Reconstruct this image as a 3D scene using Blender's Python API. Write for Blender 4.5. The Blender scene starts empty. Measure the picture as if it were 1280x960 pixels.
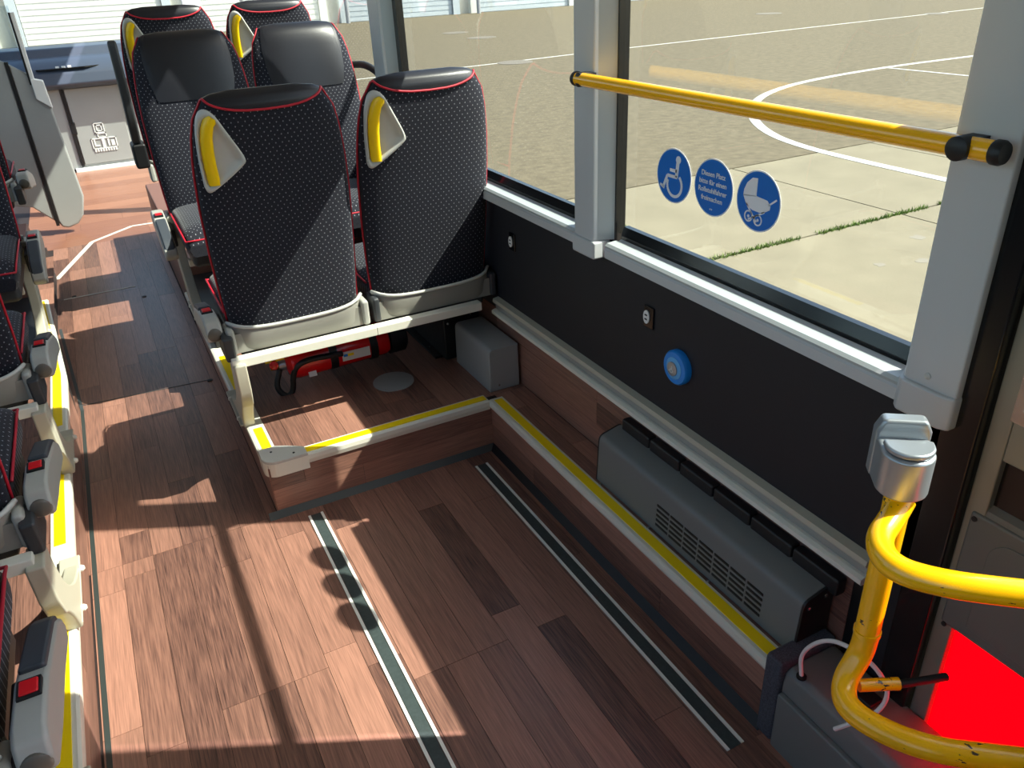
import bpy, bmesh, math, random
from mathutils import Vector, Matrix
random.seed(7)
S = bpy.context.scene
COL = S.collection

# ------------------------------------------------------------ camera, world, sun, exposure
cam = bpy.data.cameras.new('camera'); cam.sensor_width = 36.0; cam.lens = 983.893 / 1280 * 36
cam.clip_start = 0.02; cam.clip_end = 300
co = bpy.data.objects.new('camera', cam); COL.objects.link(co)
yaw, pit, rol = 0.460325622, 0.490480836, 0.049263604
f_ = Vector((math.sin(yaw)*math.cos(pit), math.cos(yaw)*math.cos(pit), -math.sin(pit)))
s_ = Vector((math.cos(yaw), -math.sin(yaw), 0)); d_ = f_.cross(s_)
rt = math.cos(rol)*s_ + math.sin(rol)*d_; dn = -math.sin(rol)*s_ + math.cos(rol)*d_
M = Matrix((rt, -dn, -f_)).transposed().to_4x4(); M.translation = Vector((0, 0, 1.6))
co.matrix_world = M; S.camera = co

W = bpy.data.worlds.new('sky'); S.world = W; W.use_nodes = True
nt = W.node_tree; bgn = nt.nodes['Background']
sky = nt.nodes.new('ShaderNodeTexSky'); sky.sky_type = 'NISHITA'; sky.sun_disc = False
SUN = Vector((0.80, -0.40, 1.0)).normalized()
sky.sun_elevation = math.asin(SUN.z); sky.sun_rotation = math.atan2(SUN.x, SUN.y)
sky.air_density = 1.0; sky.dust_density = 2.0; sky.ozone_density = 1.0
nt.links.new(sky.outputs[0], bgn.inputs[0]); bgn.inputs[1].default_value = 0.30
sl = bpy.data.lights.new('sun', 'SUN'); sl.energy = 9.0; sl.angle = math.radians(0.55); sl.color = (1.0, 0.955, 0.88)
so = bpy.data.objects.new('sun', sl); COL.objects.link(so)
so.rotation_euler = SUN.to_track_quat('Z', 'Y').to_euler(); so.location = (12, -6, 15)
S.view_settings.view_transform = 'Standard'; S.view_settings.look = 'None'
S.view_settings.gamma = 1.0; S.view_settings.use_curve_mapping = False
S.view_settings.exposure = 0.78

# ------------------------------------------------------------ materials
def lin(c):
    return tuple(((v/255)/12.92 if v/255 <= .04045 else ((v/255+.055)/1.055)**2.4) for v in c) + (1,)
MATS = {}
def mat(name, rgb, rough=.5, metal=0.0, spec=.5, noise=0.0, nscale=40, bump=0.0, bscale=200, coat=0.0, stretch=None):
    if name in MATS: return MATS[name]
    m = bpy.data.materials.new(name); m.use_nodes = True; t = m.node_tree; b = t.nodes['Principled BSDF']
    b.inputs['Base Color'].default_value = lin(rgb); b.inputs['Roughness'].default_value = rough
    b.inputs['Metallic'].default_value = metal; b.inputs['Specular IOR Level'].default_value = spec
    b.inputs['Coat Weight'].default_value = coat; b.inputs['Coat Roughness'].default_value = .12
    tc = t.nodes.new('ShaderNodeTexCoord'); vec = tc.outputs['Object']
    if stretch:
        mp = t.nodes.new('ShaderNodeMapping'); mp.inputs['Scale'].default_value = stretch
        t.links.new(vec, mp.inputs[0]); vec = mp.outputs[0]
    if noise:
        n = t.nodes.new('ShaderNodeTexNoise'); n.inputs['Scale'].default_value = nscale; n.inputs['Detail'].default_value = 6
        t.links.new(vec, n.inputs['Vector'])
        r = t.nodes.new('ShaderNodeMapRange'); r.inputs[1].default_value = .3; r.inputs[2].default_value = .7
        r.inputs[3].default_value = 1-noise; r.inputs[4].default_value = 1+noise*.6
        t.links.new(n.outputs[0], r.inputs[0])
        mx = t.nodes.new('ShaderNodeMix'); mx.data_type = 'RGBA'; mx.blend_type = 'MULTIPLY'; mx.inputs[0].default_value = 1
        mx.inputs[6].default_value = lin(rgb); t.links.new(r.outputs[0], mx.inputs[7]); t.links.new(mx.outputs[2], b.inputs['Base Color'])
    if bump:
        n2 = t.nodes.new('ShaderNodeTexNoise'); n2.inputs['Scale'].default_value = bscale; n2.inputs['Detail'].default_value = 3
        t.links.new(vec, n2.inputs['Vector'])
        bp = t.nodes.new('ShaderNodeBump'); bp.inputs['Strength'].default_value = bump; bp.inputs['Distance'].default_value = .002
        t.links.new(n2.outputs[0], bp.inputs['Height']); t.links.new(bp.outputs[0], b.inputs['Normal'])
    MATS[name] = m; return m

def wood(name, dark, light, rough=.34):
    m = bpy.data.materials.new(name); m.use_nodes = True; t = m.node_tree; b = t.nodes['Principled BSDF']; L = t.links.new
    tc = t.nodes.new('ShaderNodeTexCoord'); oi = t.nodes.new('ShaderNodeObjectInfo')
    off = t.nodes.new('ShaderNodeVectorMath'); off.operation = 'MULTIPLY_ADD'
    L(oi.outputs['Random'], off.inputs[0]); off.inputs[1].default_value = (31, 77, 53); L(tc.outputs['Object'], off.inputs[2])
    mp = t.nodes.new('ShaderNodeMapping'); mp.inputs['Scale'].default_value = (48, 2.2, 48); L(off.outputs[0], mp.inputs[0])
    n = t.nodes.new('ShaderNodeTexNoise'); n.inputs['Scale'].default_value = 1.6; n.inputs['Detail'].default_value = 5; n.inputs['Distortion'].default_value = 1.2
    L(mp.outputs[0], n.inputs['Vector'])
    mp2 = t.nodes.new('ShaderNodeMapping'); mp2.inputs['Scale'].default_value = (330, 10, 330); L(off.outputs[0], mp2.inputs[0])
    n2 = t.nodes.new('ShaderNodeTexNoise'); n2.inputs['Scale'].default_value = 1.0; n2.inputs['Detail'].default_value = 3
    L(mp2.outputs[0], n2.inputs['Vector'])
    a = t.nodes.new('ShaderNodeMath'); a.operation = 'MULTIPLY_ADD'; L(n.outputs[0], a.inputs[0]); a.inputs[1].default_value = .36
    a0 = t.nodes.new('ShaderNodeMath'); a0.operation = 'MULTIPLY_ADD'; L(oi.outputs['Random'], a0.inputs[0]); a0.inputs[1].default_value = .42; a0.inputs[2].default_value = -.27
    L(a0.outputs[0], a.inputs[2])
    a2 = t.nodes.new('ShaderNodeMath'); a2.operation = 'MULTIPLY_ADD'; L(n2.outputs[0], a2.inputs[0]); a2.inputs[1].default_value = .75; L(a.outputs[0], a2.inputs[2])
    rp = t.nodes.new('ShaderNodeValToRGB'); L(a2.outputs[0], rp.inputs[0])
    rp.color_ramp.elements[0].position = .1; rp.color_ramp.elements[0].color = lin(dark)
    rp.color_ramp.elements[1].position = 1.0; rp.color_ramp.elements[1].color = lin(light)
    L(rp.outputs[0], b.inputs['Base Color']); b.inputs['Roughness'].default_value = rough; b.inputs['Specular IOR Level'].default_value = .6
    bp = t.nodes.new('ShaderNodeBump'); bp.inputs['Strength'].default_value = .12; bp.inputs['Distance'].default_value = .001
    L(n2.outputs[0], bp.inputs['Height']); L(bp.outputs[0], b.inputs['Normal'])
    return m

def fabric(name, base, dot, axes=('X', 'Z'), pitch=.019):
    m = bpy.data.materials.new(name); m.use_nodes = True; t = m.node_tree; b = t.nodes['Principled BSDF']; L = t.links.new
    tc = t.nodes.new('ShaderNodeTexCoord'); sp = t.nodes.new('ShaderNodeSeparateXYZ'); L(tc.outputs['Object'], sp.inputs[0])
    def mt(op, x, y=None):
        n = t.nodes.new('ShaderNodeMath'); n.operation = op
        for i, v in enumerate((x, y)):
            if v is None: continue
            if isinstance(v, (int, float)): n.inputs[i].default_value = v
            else: L(v, n.inputs[i])
        return n.outputs[0]
    u = mt('DIVIDE', sp.outputs[axes[0]], pitch); v = mt('DIVIDE', sp.outputs[axes[1]], pitch*.62)
    row = mt('FLOOR', v); od = mt('MODULO', mt('ABSOLUTE', row), 2.0)
    u2 = mt('ADD', u, mt('MULTIPLY', od, .5))
    fu = mt('ABSOLUTE', mt('SUBTRACT', mt('FRACT', u2), .5)); fv = mt('ABSOLUTE', mt('SUBTRACT', mt('FRACT', v), .5))
    du = mt('MULTIPLY', fu, 1/.085); dv = mt('MULTIPLY', fv, 1/.17)
    d = mt('ADD', mt('MULTIPLY', du, du), mt('MULTIPLY', dv, dv))
    msk = mt('LESS_THAN', d, 1.0)
    msk = mt('MULTIPLY', msk, .85)
    no = t.nodes.new('ShaderNodeTexNoise'); no.inputs['Scale'].default_value = 700; L(tc.outputs['Object'], no.inputs['Vector'])
    weave = mt('MULTIPLY', mt('SUBTRACT', no.outputs[0], .38), .22)
    fac = mt('MAXIMUM', msk, weave)
    mx = t.nodes.new('ShaderNodeMix'); mx.data_type = 'RGBA'; L(fac, mx.inputs[0]); mx.inputs[6].default_value = lin(base); mx.inputs[7].default_value = lin(dot)
    L(mx.outputs[2], b.inputs['Base Color']); b.inputs['Roughness'].default_value = .9; b.inputs['Specular IOR Level'].default_value = .2
    b.inputs['Sheen Weight'].default_value = .15; b.inputs['Sheen Roughness'].default_value = .4
    bp = t.nodes.new('ShaderNodeBump'); bp.inputs['Strength'].default_value = .35; bp.inputs['Distance'].default_value = .001
    L(no.outputs[0], bp.inputs['Height']); L(bp.outputs[0], b.inputs['Normal'])
    return m

def glass(name, tint=(.82, .85, .82), refl=1.0):
    m = bpy.data.materials.new(name); m.use_nodes = True; t = m.node_tree; L = t.links.new
    t.nodes.remove(t.nodes['Principled BSDF'])
    tr = t.nodes.new('ShaderNodeBsdfTransparent'); tr.inputs[0].default_value = tint + (1,)
    g = t.nodes.new('ShaderNodeBsdfGlossy'); g.inputs['Roughness'].default_value = .02; g.inputs[0].default_value = (refl, refl, refl, 1)
    lw = t.nodes.new('ShaderNodeLayerWeight'); lw.inputs[0].default_value = .5
    pw_ = t.nodes.new('ShaderNodeMath'); pw_.operation = 'POWER'; L(lw.outputs['Facing'], pw_.inputs[0]); pw_.inputs[1].default_value = 5
    fr = t.nodes.new('ShaderNodeMath'); fr.operation = 'MULTIPLY_ADD'; L(pw_.outputs[0], fr.inputs[0]); fr.inputs[1].default_value = .75; fr.inputs[2].default_value = .035
    mx = t.nodes.new('ShaderNodeMixShader'); L(fr.outputs[0], mx.inputs[0]); L(tr.outputs[0], mx.inputs[1]); L(g.outputs[0], mx.inputs[2])
    L(mx.outputs[0], t.nodes['Material Output'].inputs[0]); return m

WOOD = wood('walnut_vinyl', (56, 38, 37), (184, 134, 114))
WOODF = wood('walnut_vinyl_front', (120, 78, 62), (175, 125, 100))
FAB = fabric('seat_fabric_back', (24, 25, 35), (140, 142, 150), ('X', 'Z'))
FABC = fabric('seat_fabric_cushion', (26, 27, 36), (150, 152, 160), ('X', 'Y'))
LEATH = mat('black_leather', (24, 25, 32), .38, spec=.5, bump=.15, bscale=350)
RED = mat('red_piping', (178, 18, 42), .5)
REDB = mat('red_button', (215, 25, 35), .3)
SILV = mat('silver_grey_plastic', (165, 165, 158), .38, spec=.5, bump=.05, bscale=600)
SILVL = mat('light_grey_plastic', (188, 188, 182), .42, spec=.4)
TRIMG = mat('grey_seat_trim', (138, 136, 128), .45)
DGREY = mat('dark_grey_plastic', (52, 55, 58), .5, bump=.05, bscale=900)
PAD = mat('armrest_pad', (58, 64, 72), .5, bump=.1, bscale=500)
CREAM = mat('cream_painted_metal', (222, 220, 206), .35)
CREAMP = mat('cream_plastic', (180, 176, 158), .42)
ALU = mat('silver_window_profile', (185, 192, 193), .38, metal=.25, spec=.5, bump=.05, bscale=60, stretch=(20, 1, 20))
PILM = mat('grey_pillar_cover', (188, 191, 192), .42, bump=.04, bscale=900)
BLK = mat('black_rubber', (14, 15, 18), .5)
BLKG = mat('black_gloss_frame', (16, 17, 19), .2)
PANB = mat('black_wall_panel', (20, 22, 30), .62, bump=.12, bscale=500)
YEL = mat('yellow_tube', (255, 186, 4), .22, coat=.5)
YELS = mat('yellow_strip', (255, 220, 4), .45)
YELW0 = mat('yellow_tube_worn', (255, 188, 4), .25, coat=.4, noise=.05, nscale=25)
def worn():
    m = YELW0; t = m.node_tree; L = t.links.new; b = t.nodes['Principled BSDF']; src = b.inputs['Base Color'].links[0].from_socket
    tc = t.nodes.new('ShaderNodeTexCoord'); mp = t.nodes.new('ShaderNodeMapping'); mp.inputs['Scale'].default_value = (90, 60, 220); L(tc.outputs['Object'], mp.inputs[0])
    a = t.nodes.new('ShaderNodeTexNoise'); a.inputs['Scale'].default_value = 1; a.inputs['Detail'].default_value = 5; L(mp.outputs[0], a.inputs['Vector'])
    c = t.nodes.new('ShaderNodeTexNoise'); c.inputs['Scale'].default_value = 14; L(tc.outputs['Object'], c.inputs['Vector'])
    u = t.nodes.new('ShaderNodeMath'); u.operation = 'MULTIPLY'; L(a.outputs[0], u.inputs[0]); L(c.outputs[0], u.inputs[1])
    g = t.nodes.new('ShaderNodeMath'); g.operation = 'GREATER_THAN'; g.inputs[1].default_value = .395; L(u.outputs[0], g.inputs[0])
    x = t.nodes.new('ShaderNodeMix'); x.data_type = 'RGBA'; L(g.outputs[0], x.inputs[0]); L(src, x.inputs[6]); x.inputs[7].default_value = lin((70, 55, 35)); L(x.outputs[2], b.inputs['Base Color']); return m
YELW = worn()
HEAT = mat('heater_grey', (112, 116, 115), .45, bump=.06, bscale=800)
HEATB = mat('heater_black', (24, 25, 27), .45)
HEATL = mat('heater_light_grey', (150, 153, 153), .45)
CARP = mat('carpet_grey', (76, 80, 90), .95, noise=.45, nscale=260, bump=.8, bscale=600)
CHROME = mat('screw_chrome', (200, 200, 200), .25, metal=1)
BRACK = mat('brushed_bracket', (165, 172, 178), .3, metal=.6)
EXTR = mat('extinguisher_red', (215, 12, 18), .22, coat=.5)
WHITE = mat('white_plastic', (225, 225, 222), .4)
BLUE = mat('blue_sign', (0, 104, 198), .4)
BLUEB = mat('blue_button', (20, 130, 215), .35)
BLUEL = mat('blue_button_light', (95, 170, 225), .4)
SIGNG = mat('sign_grey', (225, 228, 236), .45)
JOINT = mat('joint_strip', (62, 68, 70), .45)
TRK = mat('track_anthracite', (58, 68, 68), .5, noise=.2, nscale=120)
TRKW = mat('track_edge_white', (238, 238, 230), .4)
DOORG = mat('door_grey_metal', (140, 136, 122), .33, metal=.3)
DOORP = mat('door_panel_grey', (98, 97, 92), .45)
ASPH = mat('asphalt', (104, 95, 77), .92, spec=.2, noise=.22, nscale=9, bump=1.0, bscale=70)
CONC = mat('concrete', (127, 119, 100), .92, spec=.2, noise=.10, nscale=2.5, bump=.6, bscale=50)
PAINT = mat('road_paint', (185, 183, 175), .8, noise=.06, nscale=12)
GRASS = mat('joint_grass', (95, 120, 42), .8)
SHUT = mat('roller_shutter', (178, 186, 190), .5)
SHUTW = mat('roller_shutter_white', (205, 205, 198), .5)
BWALL = mat('building_wall', (205, 200, 185), .8)
PINK = mat('building_pink', (205, 150, 160), .8)
CABG = mat('cab_grey', (150, 152, 150), .45, noise=.04, nscale=4)
DASH = mat('dashboard', (66, 74, 88), .32)
CEIL = mat('ceiling_grey', (200, 200, 196), .7)
SEAM = mat('pale_seam', (205, 200, 190), .5)
GLS = glass('window_glass'); GLS2 = glass('cab_glass', (.85, .9, .93))
def translucent_red():
    m = bpy.data.materials.new('red_translucent_panel'); m.use_nodes = True; t = m.node_tree; L = t.links.new
    t.nodes.remove(t.nodes['Principled BSDF'])
    a = t.nodes.new('ShaderNodeBsdfTranslucent'); a.inputs[0].default_value = (1.0, .006, .05, 1)
    d = t.nodes.new('ShaderNodeBsdfDiffuse'); d.inputs[0].default_value = (.9, .01, .02, 1)
    mx = t.nodes.new('ShaderNodeMixShader'); mx.inputs[0].default_value = .25
    L(a.outputs[0], mx.inputs[1]); L(d.outputs[0], mx.inputs[2]); L(mx.outputs[0], t.nodes['Material Output'].inputs[0]); return m
REDT = translucent_red()

# ------------------------------------------------------------ mesh helpers
class MB:
    def __init__(s): s.v = []; s.f = []
    def add(s, vs, fs):
        o = len(s.v); s.v += [tuple(p) for p in vs]; s.f += [tuple(i+o for i in f) for f in fs]; return s
    def box(s, x0, x1, y0, y1, z0, z1):
        return s.add([(x0,y0,z0),(x1,y0,z0),(x1,y1,z0),(x0,y1,z0),(x0,y0,z1),(x1,y0,z1),(x1,y1,z1),(x0,y1,z1)],
                     [(0,3,2,1),(4,5,6,7),(0,1,5,4),(1,2,6,5),(2,3,7,6),(3,0,4,7)])
    def obox(s, c, ax, ay, az):   # centre and three half-vectors
        c = Vector(c); ax = Vector(ax); ay = Vector(ay); az = Vector(az)
        P = [c+i*ax+j*ay+k*az for k in (-1,1) for j in (-1,1) for i in (-1,1)]
        return s.add(P, [(0,2,3,1),(4,5,7,6),(0,1,5,4),(1,3,7,5),(3,2,6,7),(2,0,4,6)])
    def prism(s, poly, a, b, axis='Z'):   # polygon of 2-tuples extruded along axis from a to b
        n = len(poly)
        def P(u, v, w): return {'Z': (u, v, w), 'X': (w, u, v), 'Y': (u, w, v)}[axis]
        vs = [P(u, v, a) for u, v in poly] + [P(u, v, b) for u, v in poly]
        fs = [tuple(range(n-1, -1, -1)), tuple(range(n, 2*n))] + [(i, (i+1) % n, n+(i+1) % n, n+i) for i in range(n)]
        return s.add(vs, fs)
    def tube(s, pts, r, n=12, caps=True):
        pts = [Vector(p) for p in pts]; N = len(pts); rings = []
        rr = r if isinstance(r, (list, tuple)) else [r]*N
        t0 = (pts[1]-pts[0]).normalized(); ref = Vector((0,0,1)) if abs(t0.z) < .9 else Vector((1,0,0))
        nrm = t0.cross(ref).normalized()
        for i, p in enumerate(pts):
            t = (pts[min(i+1,N-1)]-pts[max(i-1,0)]).normalized()
            nrm = (nrm - t*nrm.dot(t)).normalized(); bn = t.cross(nrm)
            rings.append([p + rr[i]*(math.cos(2*math.pi*k/n)*nrm + math.sin(2*math.pi*k/n)*bn) for k in range(n)])
        vs = [q for R in rings for q in R]; fs = []
        for i in range(N-1):
            for k in range(n):
                fs.append((i*n+k, i*n+(k+1) % n, (i+1)*n+(k+1) % n, (i+1)*n+k))
        if caps: fs += [tuple(range(n-1,-1,-1)), tuple((N-1)*n+k for k in range(n))]
        return s.add(vs, fs)
    def lathe(s, prof, c, axis=(0,0,1), n=24):   # prof: (radius, distance along axis)
        ax = Vector(axis).normalized(); ref = Vector((0,0,1)) if abs(ax.z) < .9 else Vector((1,0,0))
        u = ax.cross(ref).normalized(); w = ax.cross(u); c = Vector(c); m = len(prof)
        vs = [c + ax*h + r*(math.cos(2*math.pi*k/n)*u + math.sin(2*math.pi*k/n)*w) for r, h in prof for k in range(n)]
        fs = [(i*n+k, i*n+(k+1) % n, (i+1)*n+(k+1) % n, (i+1)*n+k) for i in range(m-1) for k in range(n)]
        fs += [tuple(range(n-1,-1,-1)), tuple((m-1)*n+k for k in range(n))]
        return s.add(vs, fs)
    def grid(s, rows, closed=False):
        n = len(rows[0]); vs = [p for r in rows for p in r]; fs = []
        for i in range(len(rows)-1):
            for k in range(n if closed else n-1):
                fs.append((i*n+k, i*n+(k+1) % n, (i+1)*n+(k+1) % n, (i+1)*n+k))
        return s.add(vs, fs)
def bez(a, b, c, n=8):
    return [tuple((1-t)**2*a[i]+2*t*(1-t)*b[i]+t*t*c[i] for i in range(len(a))) for t in [k/n for k in range(n+1)]]
def arcp(cx, cy, r, a0, a1, n=8):
    return [(cx+r*math.cos(math.radians(a0+(a1-a0)*k/n)), cy+r*math.sin(math.radians(a0+(a1-a0)*k/n))) for k in range(n+1)]
def smoothpath(pts, it=2):
    P = [Vector(p) for p in pts]
    for _ in range(it):
        Q = [P[0]]
        for a, b in zip(P[:-1], P[1:]): Q += [a*.75+b*.25, a*.25+b*.75]
        Q.append(P[-1]); P = Q
    return P

def part(name, mb, m, parent=None, bevel=0.0, seg=2, smooth=False, kind=None, label=None):
    me = bpy.data.meshes.new(name); me.from_pydata(mb.v, [], mb.f); me.materials.append(m)
    bm = bmesh.new(); bm.from_mesh(me); bmesh.ops.recalc_face_normals(bm, faces=bm.faces); bm.to_mesh(me); bm.free()
    if smooth or bevel:
        for p in me.polygons: p.use_smooth = True
    o = bpy.data.objects.new(name, me); COL.objects.link(o)
    if bevel:
        md = o.modifiers.new('bevel', 'BEVEL'); md.width = bevel; md.segments = seg; md.limit_method = 'ANGLE'; md.angle_limit = math.radians(35)
        md.harden_normals = True
    elif smooth == 'auto':
        md = o.modifiers.new('split', 'EDGE_SPLIT'); md.split_angle = math.radians(40)
    if parent: o.parent = parent
    if kind: o['kind'] = kind
    if label: o['label'] = label
    return o
def tag(o, label, cat, group=None):
    o['label'] = label; o['category'] = cat
    if group: o['group'] = group
    return o
def thing(name, label, cat, loc=(0,0,0), rz=0, group=None):
    o = bpy.data.objects.new(name, None); COL.objects.link(o); o.location = loc; o.rotation_euler = (0, 0, rz); o.empty_display_size = .05
    return tag(o, label, cat, group)
def struct(name, mb, m, **k): return part(name, mb, m, kind='structure', **k)
def sempty(name, loc=(0,0,0)):
    o = bpy.data.objects.new(name, None); COL.objects.link(o); o['kind'] = 'structure'; o.location = loc; o.empty_display_size = .05; return o
def copy_tree(o, parent=None):
    c = o.copy(); COL.objects.link(c)
    if parent: c.parent = parent
    for ch in list(o.children): copy_tree(ch, c)
    return c

# ------------------------------------------------------------ wooden planks
PLC = {}
def plank_mesh(w, l, t, m):
    k = (round(w, 3), round(l, 3), t, m.name)
    if k not in PLC:
        g = .0006; mb = MB().box(-w/2+g, w/2-g, -l/2+g, l/2-g, -t, 0)
        me = bpy.data.meshes.new('plank'); me.from_pydata(mb.v, [], mb.f); me.materials.append(m); PLC[k] = me
    return PLC[k]
def planks(parent, origin, U, V, wid, length, pw=.09, pl=(.55, .7, .85, 1.0), m=WOOD, t=.002):
    """strips run along V, stacked along U; origin is the corner, U x V is the outward normal"""
    U = Vector(U); V = Vector(V); N = U.cross(V); R = Matrix((U, V, N)).transposed().to_4x4()
    u = 0
    while u < wid-.004:
        w = min(pw, wid-u)
        if wid-u-w < .02: w = wid-u
        v = -random.choice((0, .2, .4, .6, .75))
        while v < length-.001:
            l = random.choice(pl); a = max(v, 0); b = min(v+l, length)
            if length-b < .06: b = length
            if b-a > .05:
                o = bpy.data.objects.new('plank', plank_mesh(w, b-a, t, m)); COL.objects.link(o)
                P = Vector(origin)+U*(u+w/2)+V*((a+b)/2)+N*t
                mm = R.copy(); mm.translation = P; o.parent = parent; o.matrix_local = mm
                v = b
            else: v = b if b > v else v+l
            if b >= length: break
        u += w

X0, X1 = -.345, 1.04       # low floor between the left riser and the right riser
YS = 2.275                 # front face of the right seat platform
ZP = .2
fl = struct('floor', MB().box(-1.25, 1.22, -2.2, 9.6, -.06, 0), mat('floor_base', (40, 28, 26), .7))
planks(fl, (X0, .3, 0), (1,0,0), (0,1,0), X1-X0, YS-.3)
planks(fl, (X0-.09, YS, 0), (1,0,0), (0,1,0), .23-X0+.09, 6.1-YS)
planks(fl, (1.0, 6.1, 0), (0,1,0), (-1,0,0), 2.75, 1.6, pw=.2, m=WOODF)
planks(fl, (X1, .3, 0), (1,0,0), (0,1,0), .16, .5)
# platforms and their risers
pr = struct('floor_platform_right', MB().box(.232, 1.22, YS, 4.1, 0, ZP), mat('floor_base', (40, 28, 26), .7))
planks(pr, (.245, YS+.03, ZP), (1,0,0), (0,1,0), .955, 1.8)
planks(pr, (X1, YS, .012), (0,0,1), (-1,0,0), .176, X1-.232, pw=.09)       # front riser, strips run sideways
planks(pr, (.232, YS, .012), (0,0,1), (0,1,0), .176, 4.1-YS, pw=.09)      # aisle riser
pl_ = struct('floor_platform_left', MB().prism([(-1.22,-.2),(-.352,-.2),(-.352,3.4),(-.418,4.4),(-.418,5.43),(-1.22,5.43)], 0, ZP), mat('floor_base', (40, 28, 26), .7))
planks(pl_, (-.352, 3.4, .003), (0,0,1), (0,-1,0), .18, 3.4, pw=.09)
planks(pl_, (-1.2, .0, ZP), (1,0,0), (0,1,0), .82, 5.2, pw=.12)
lg = struct('floor_ledge_right', MB().box(X1, 1.22, .86, YS+.01, 0, ZP), mat('floor_base', (40, 28, 26), .7))
planks(lg, (X1, .86, .012), (0,0,1), (0,1,0), .176, YS-.86, pw=.09)
planks(lg, (X1+.03, .87, ZP), (1,0,0), (0,1,0), .125, YS+.03-.87, pw=.0625)
struct('floor_platform_front_right', MB().box(.235, 1.22, 4.1, 6.0, 0, .37), mat('platform_brown', (120, 84, 72), .5), bevel=.01)
struct('trim_33', MB().box(.226, .236, 4.12, 4.17, .2, .40), YELS)
struct('floor_platform_front_left', MB().box(-1.22, -.47, 4.3, 5.4, .2, .37), mat('platform_brown', (120, 84, 72), .5), bevel=.01)
# dark cove strips where floor meets risers, and the floor seams
struct('trim_1', MB().prism([(YS-.022, .0022), (YS-.002, .022), (YS-.001, .0022)], .2, X1, 'X'), JOINT)
struct('trim_2', MB().prism([(X1-.022, .0022), (X1-.001, .022), (X1-.001, .0022)], .86, YS, 'Y'), BLK)
struct('trim_3', MB().box(-.340, -.327, .3, 3.45, .002, .0035), mat('joint_left', (48, 56, 55), .4))
struct('trim_4', MB().prism([(-.340,3.45),(-.327,3.45),(-.40,4.5),(-.414,4.5)], .002, .0035), JOINT)
def strip(pts, w, m, name, z=.0022, h=.0012, **k):
    mb = MB()
    for a, b in zip(pts[:-1], pts[1:]):
        a = Vector(a+(0,)); b = Vector(b+(0,)); d = (b-a); n = Vector((-d.y, d.x, 0)).normalized()*w/2
        mb.add([a-n+Vector((0,0,z)), a+n+Vector((0,0,z)), b+n+Vector((0,0,z)), b-n+Vector((0,0,z)),
                a-n+Vector((0,0,z+h)), a+n+Vector((0,0,z+h)), b+n+Vector((0,0,z+h)), b-n+Vector((0,0,z+h))],
               [(0,1,2,3),(4,7,6,5),(0,4,5,1),(1,5,6,2),(2,6,7,3),(3,7,4,0)])
    return part(name, mb, m, **k)
strip([(-.418,5.40),(-.19,6.14),(.09,6.40),(.6,6.38)], .03, SEAM, 'trim_5', kind='structure')
strip([(-.384,4.98),(.0,4.98)], .016, SEAM, 'trim_6', kind='structure')
strip([(-.34,3.50),(.2,3.45)], .005, JOINT, 'trim_7', kind='structure')
for x, y in ((.19, 3.44), (-.33, 5.0), (.03, 4.76)):
    tag(part('floor_screw', MB().lathe([(.012,0),(.012,.003),(.006,.004)], (x,y,.003)), BLK),
        {(.19):'black screw at the right end of the thin aisle floor seam', (-.33):'black screw on the far left aisle floor by the pale trim line',
         (.03):'black screw on the far aisle floor nearer the rear-facing seats'}[x], 'screw')

# nosing profiles: cream metal angle with a yellow strip
def nosing(name, label, a, b, side, yspans, lip=.04, z=ZP):
    """a->b along the edge, side = unit vector towards the riser face (outwards)"""
    a = Vector(a+(z,)); b = Vector(b+(z,)); d = (b-a); ln = d.length; t = d.normalized(); s = Vector(side+(0,))
    o = thing(name, label, 'trim', a)
    def pr(poly, u0, u1, nm, m, **k):
        vs = [t*u0+s*p[0]+Vector((0,0,p[1])) for p in poly]+[t*u1+s*p[0]+Vector((0,0,p[1])) for p in poly]
        n = len(poly); fs = [tuple(range(n)), tuple(range(2*n-1, n-1, -1))]+[(i, n+i, n+(i+1) % n, (i+1) % n) for i in range(n)]
        return part(nm, MB().add(vs, fs), m, o, **k)
    pr([(-.045,.002),(-.045,.0055),(.004,.0065),(.011,.003),(.012,-.012),(.008,-lip),(.003,-lip),(.003,.001)], 0, ln, 'angle_profile', CREAM)
    for u0, u1 in yspans: pr([(-.036,.006),(-.036,.008),(-.006,.0085),(-.006,.006)], u0, u1, 'yellow_strip', YELS)
    return o
nosing('step_nosing', 'cream step edge with yellow strip along the front of the right platform', (.36, YS), (X1-.01, YS), (0,-1), [(0,.665)], lip=.028)
nosing('step_nosing', 'long cream edge with yellow strip in front of the dark wall heater', (X1, .86), (X1, YS), (-1,0), [(0,1.4)], lip=.022)
nosing('step_nosing', 'cream platform edge with yellow strips beside the aisle under the front-facing pair', (.232, YS+.08), (.222, 4.1), (-1,0), [(.0,.17),(.47,.85)])
nosing('step_nosing', 'cream platform edge with yellow strips along the left side of the aisle', (-.352, .3), (-.352, 3.4), (1,0), [(.0,.85),(.93,1.52),(1.87,2.28),(2.63,3.1)])
nosing('step_nosing', 'far left cream platform edge with yellow strip bending away from the aisle', (-.352, 3.4), (-.418, 4.4), (1,0), [(0,.98)])
cc = thing('corner_cap', 'grey plastic corner cap on the aisle corner of the right platform', 'cap', (.232, YS, ZP))
poly = [(.13,-.012)] + [( .13, .035)] + bez((.125,.04),(.08,.075),(.045,.09),5) + [(-.012,.09)] + [(-.012,.03)] + arcp(.03,.03,.042,180,270,6)
part('cap_plate', MB().prism(poly, .002, .014), SILVL, cc, bevel=.003)
part('cap_skirt', MB().prism([(.13,-.012)]+[(.13,-.004),(.03,-.004)]+arcp(.03,.03,.034,270,180,6)+[(-.004,.09),(-.012,.09)]+arcp(.03,.03,.042,180,270,6), -.045, .003), CREAM, cc)
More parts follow.
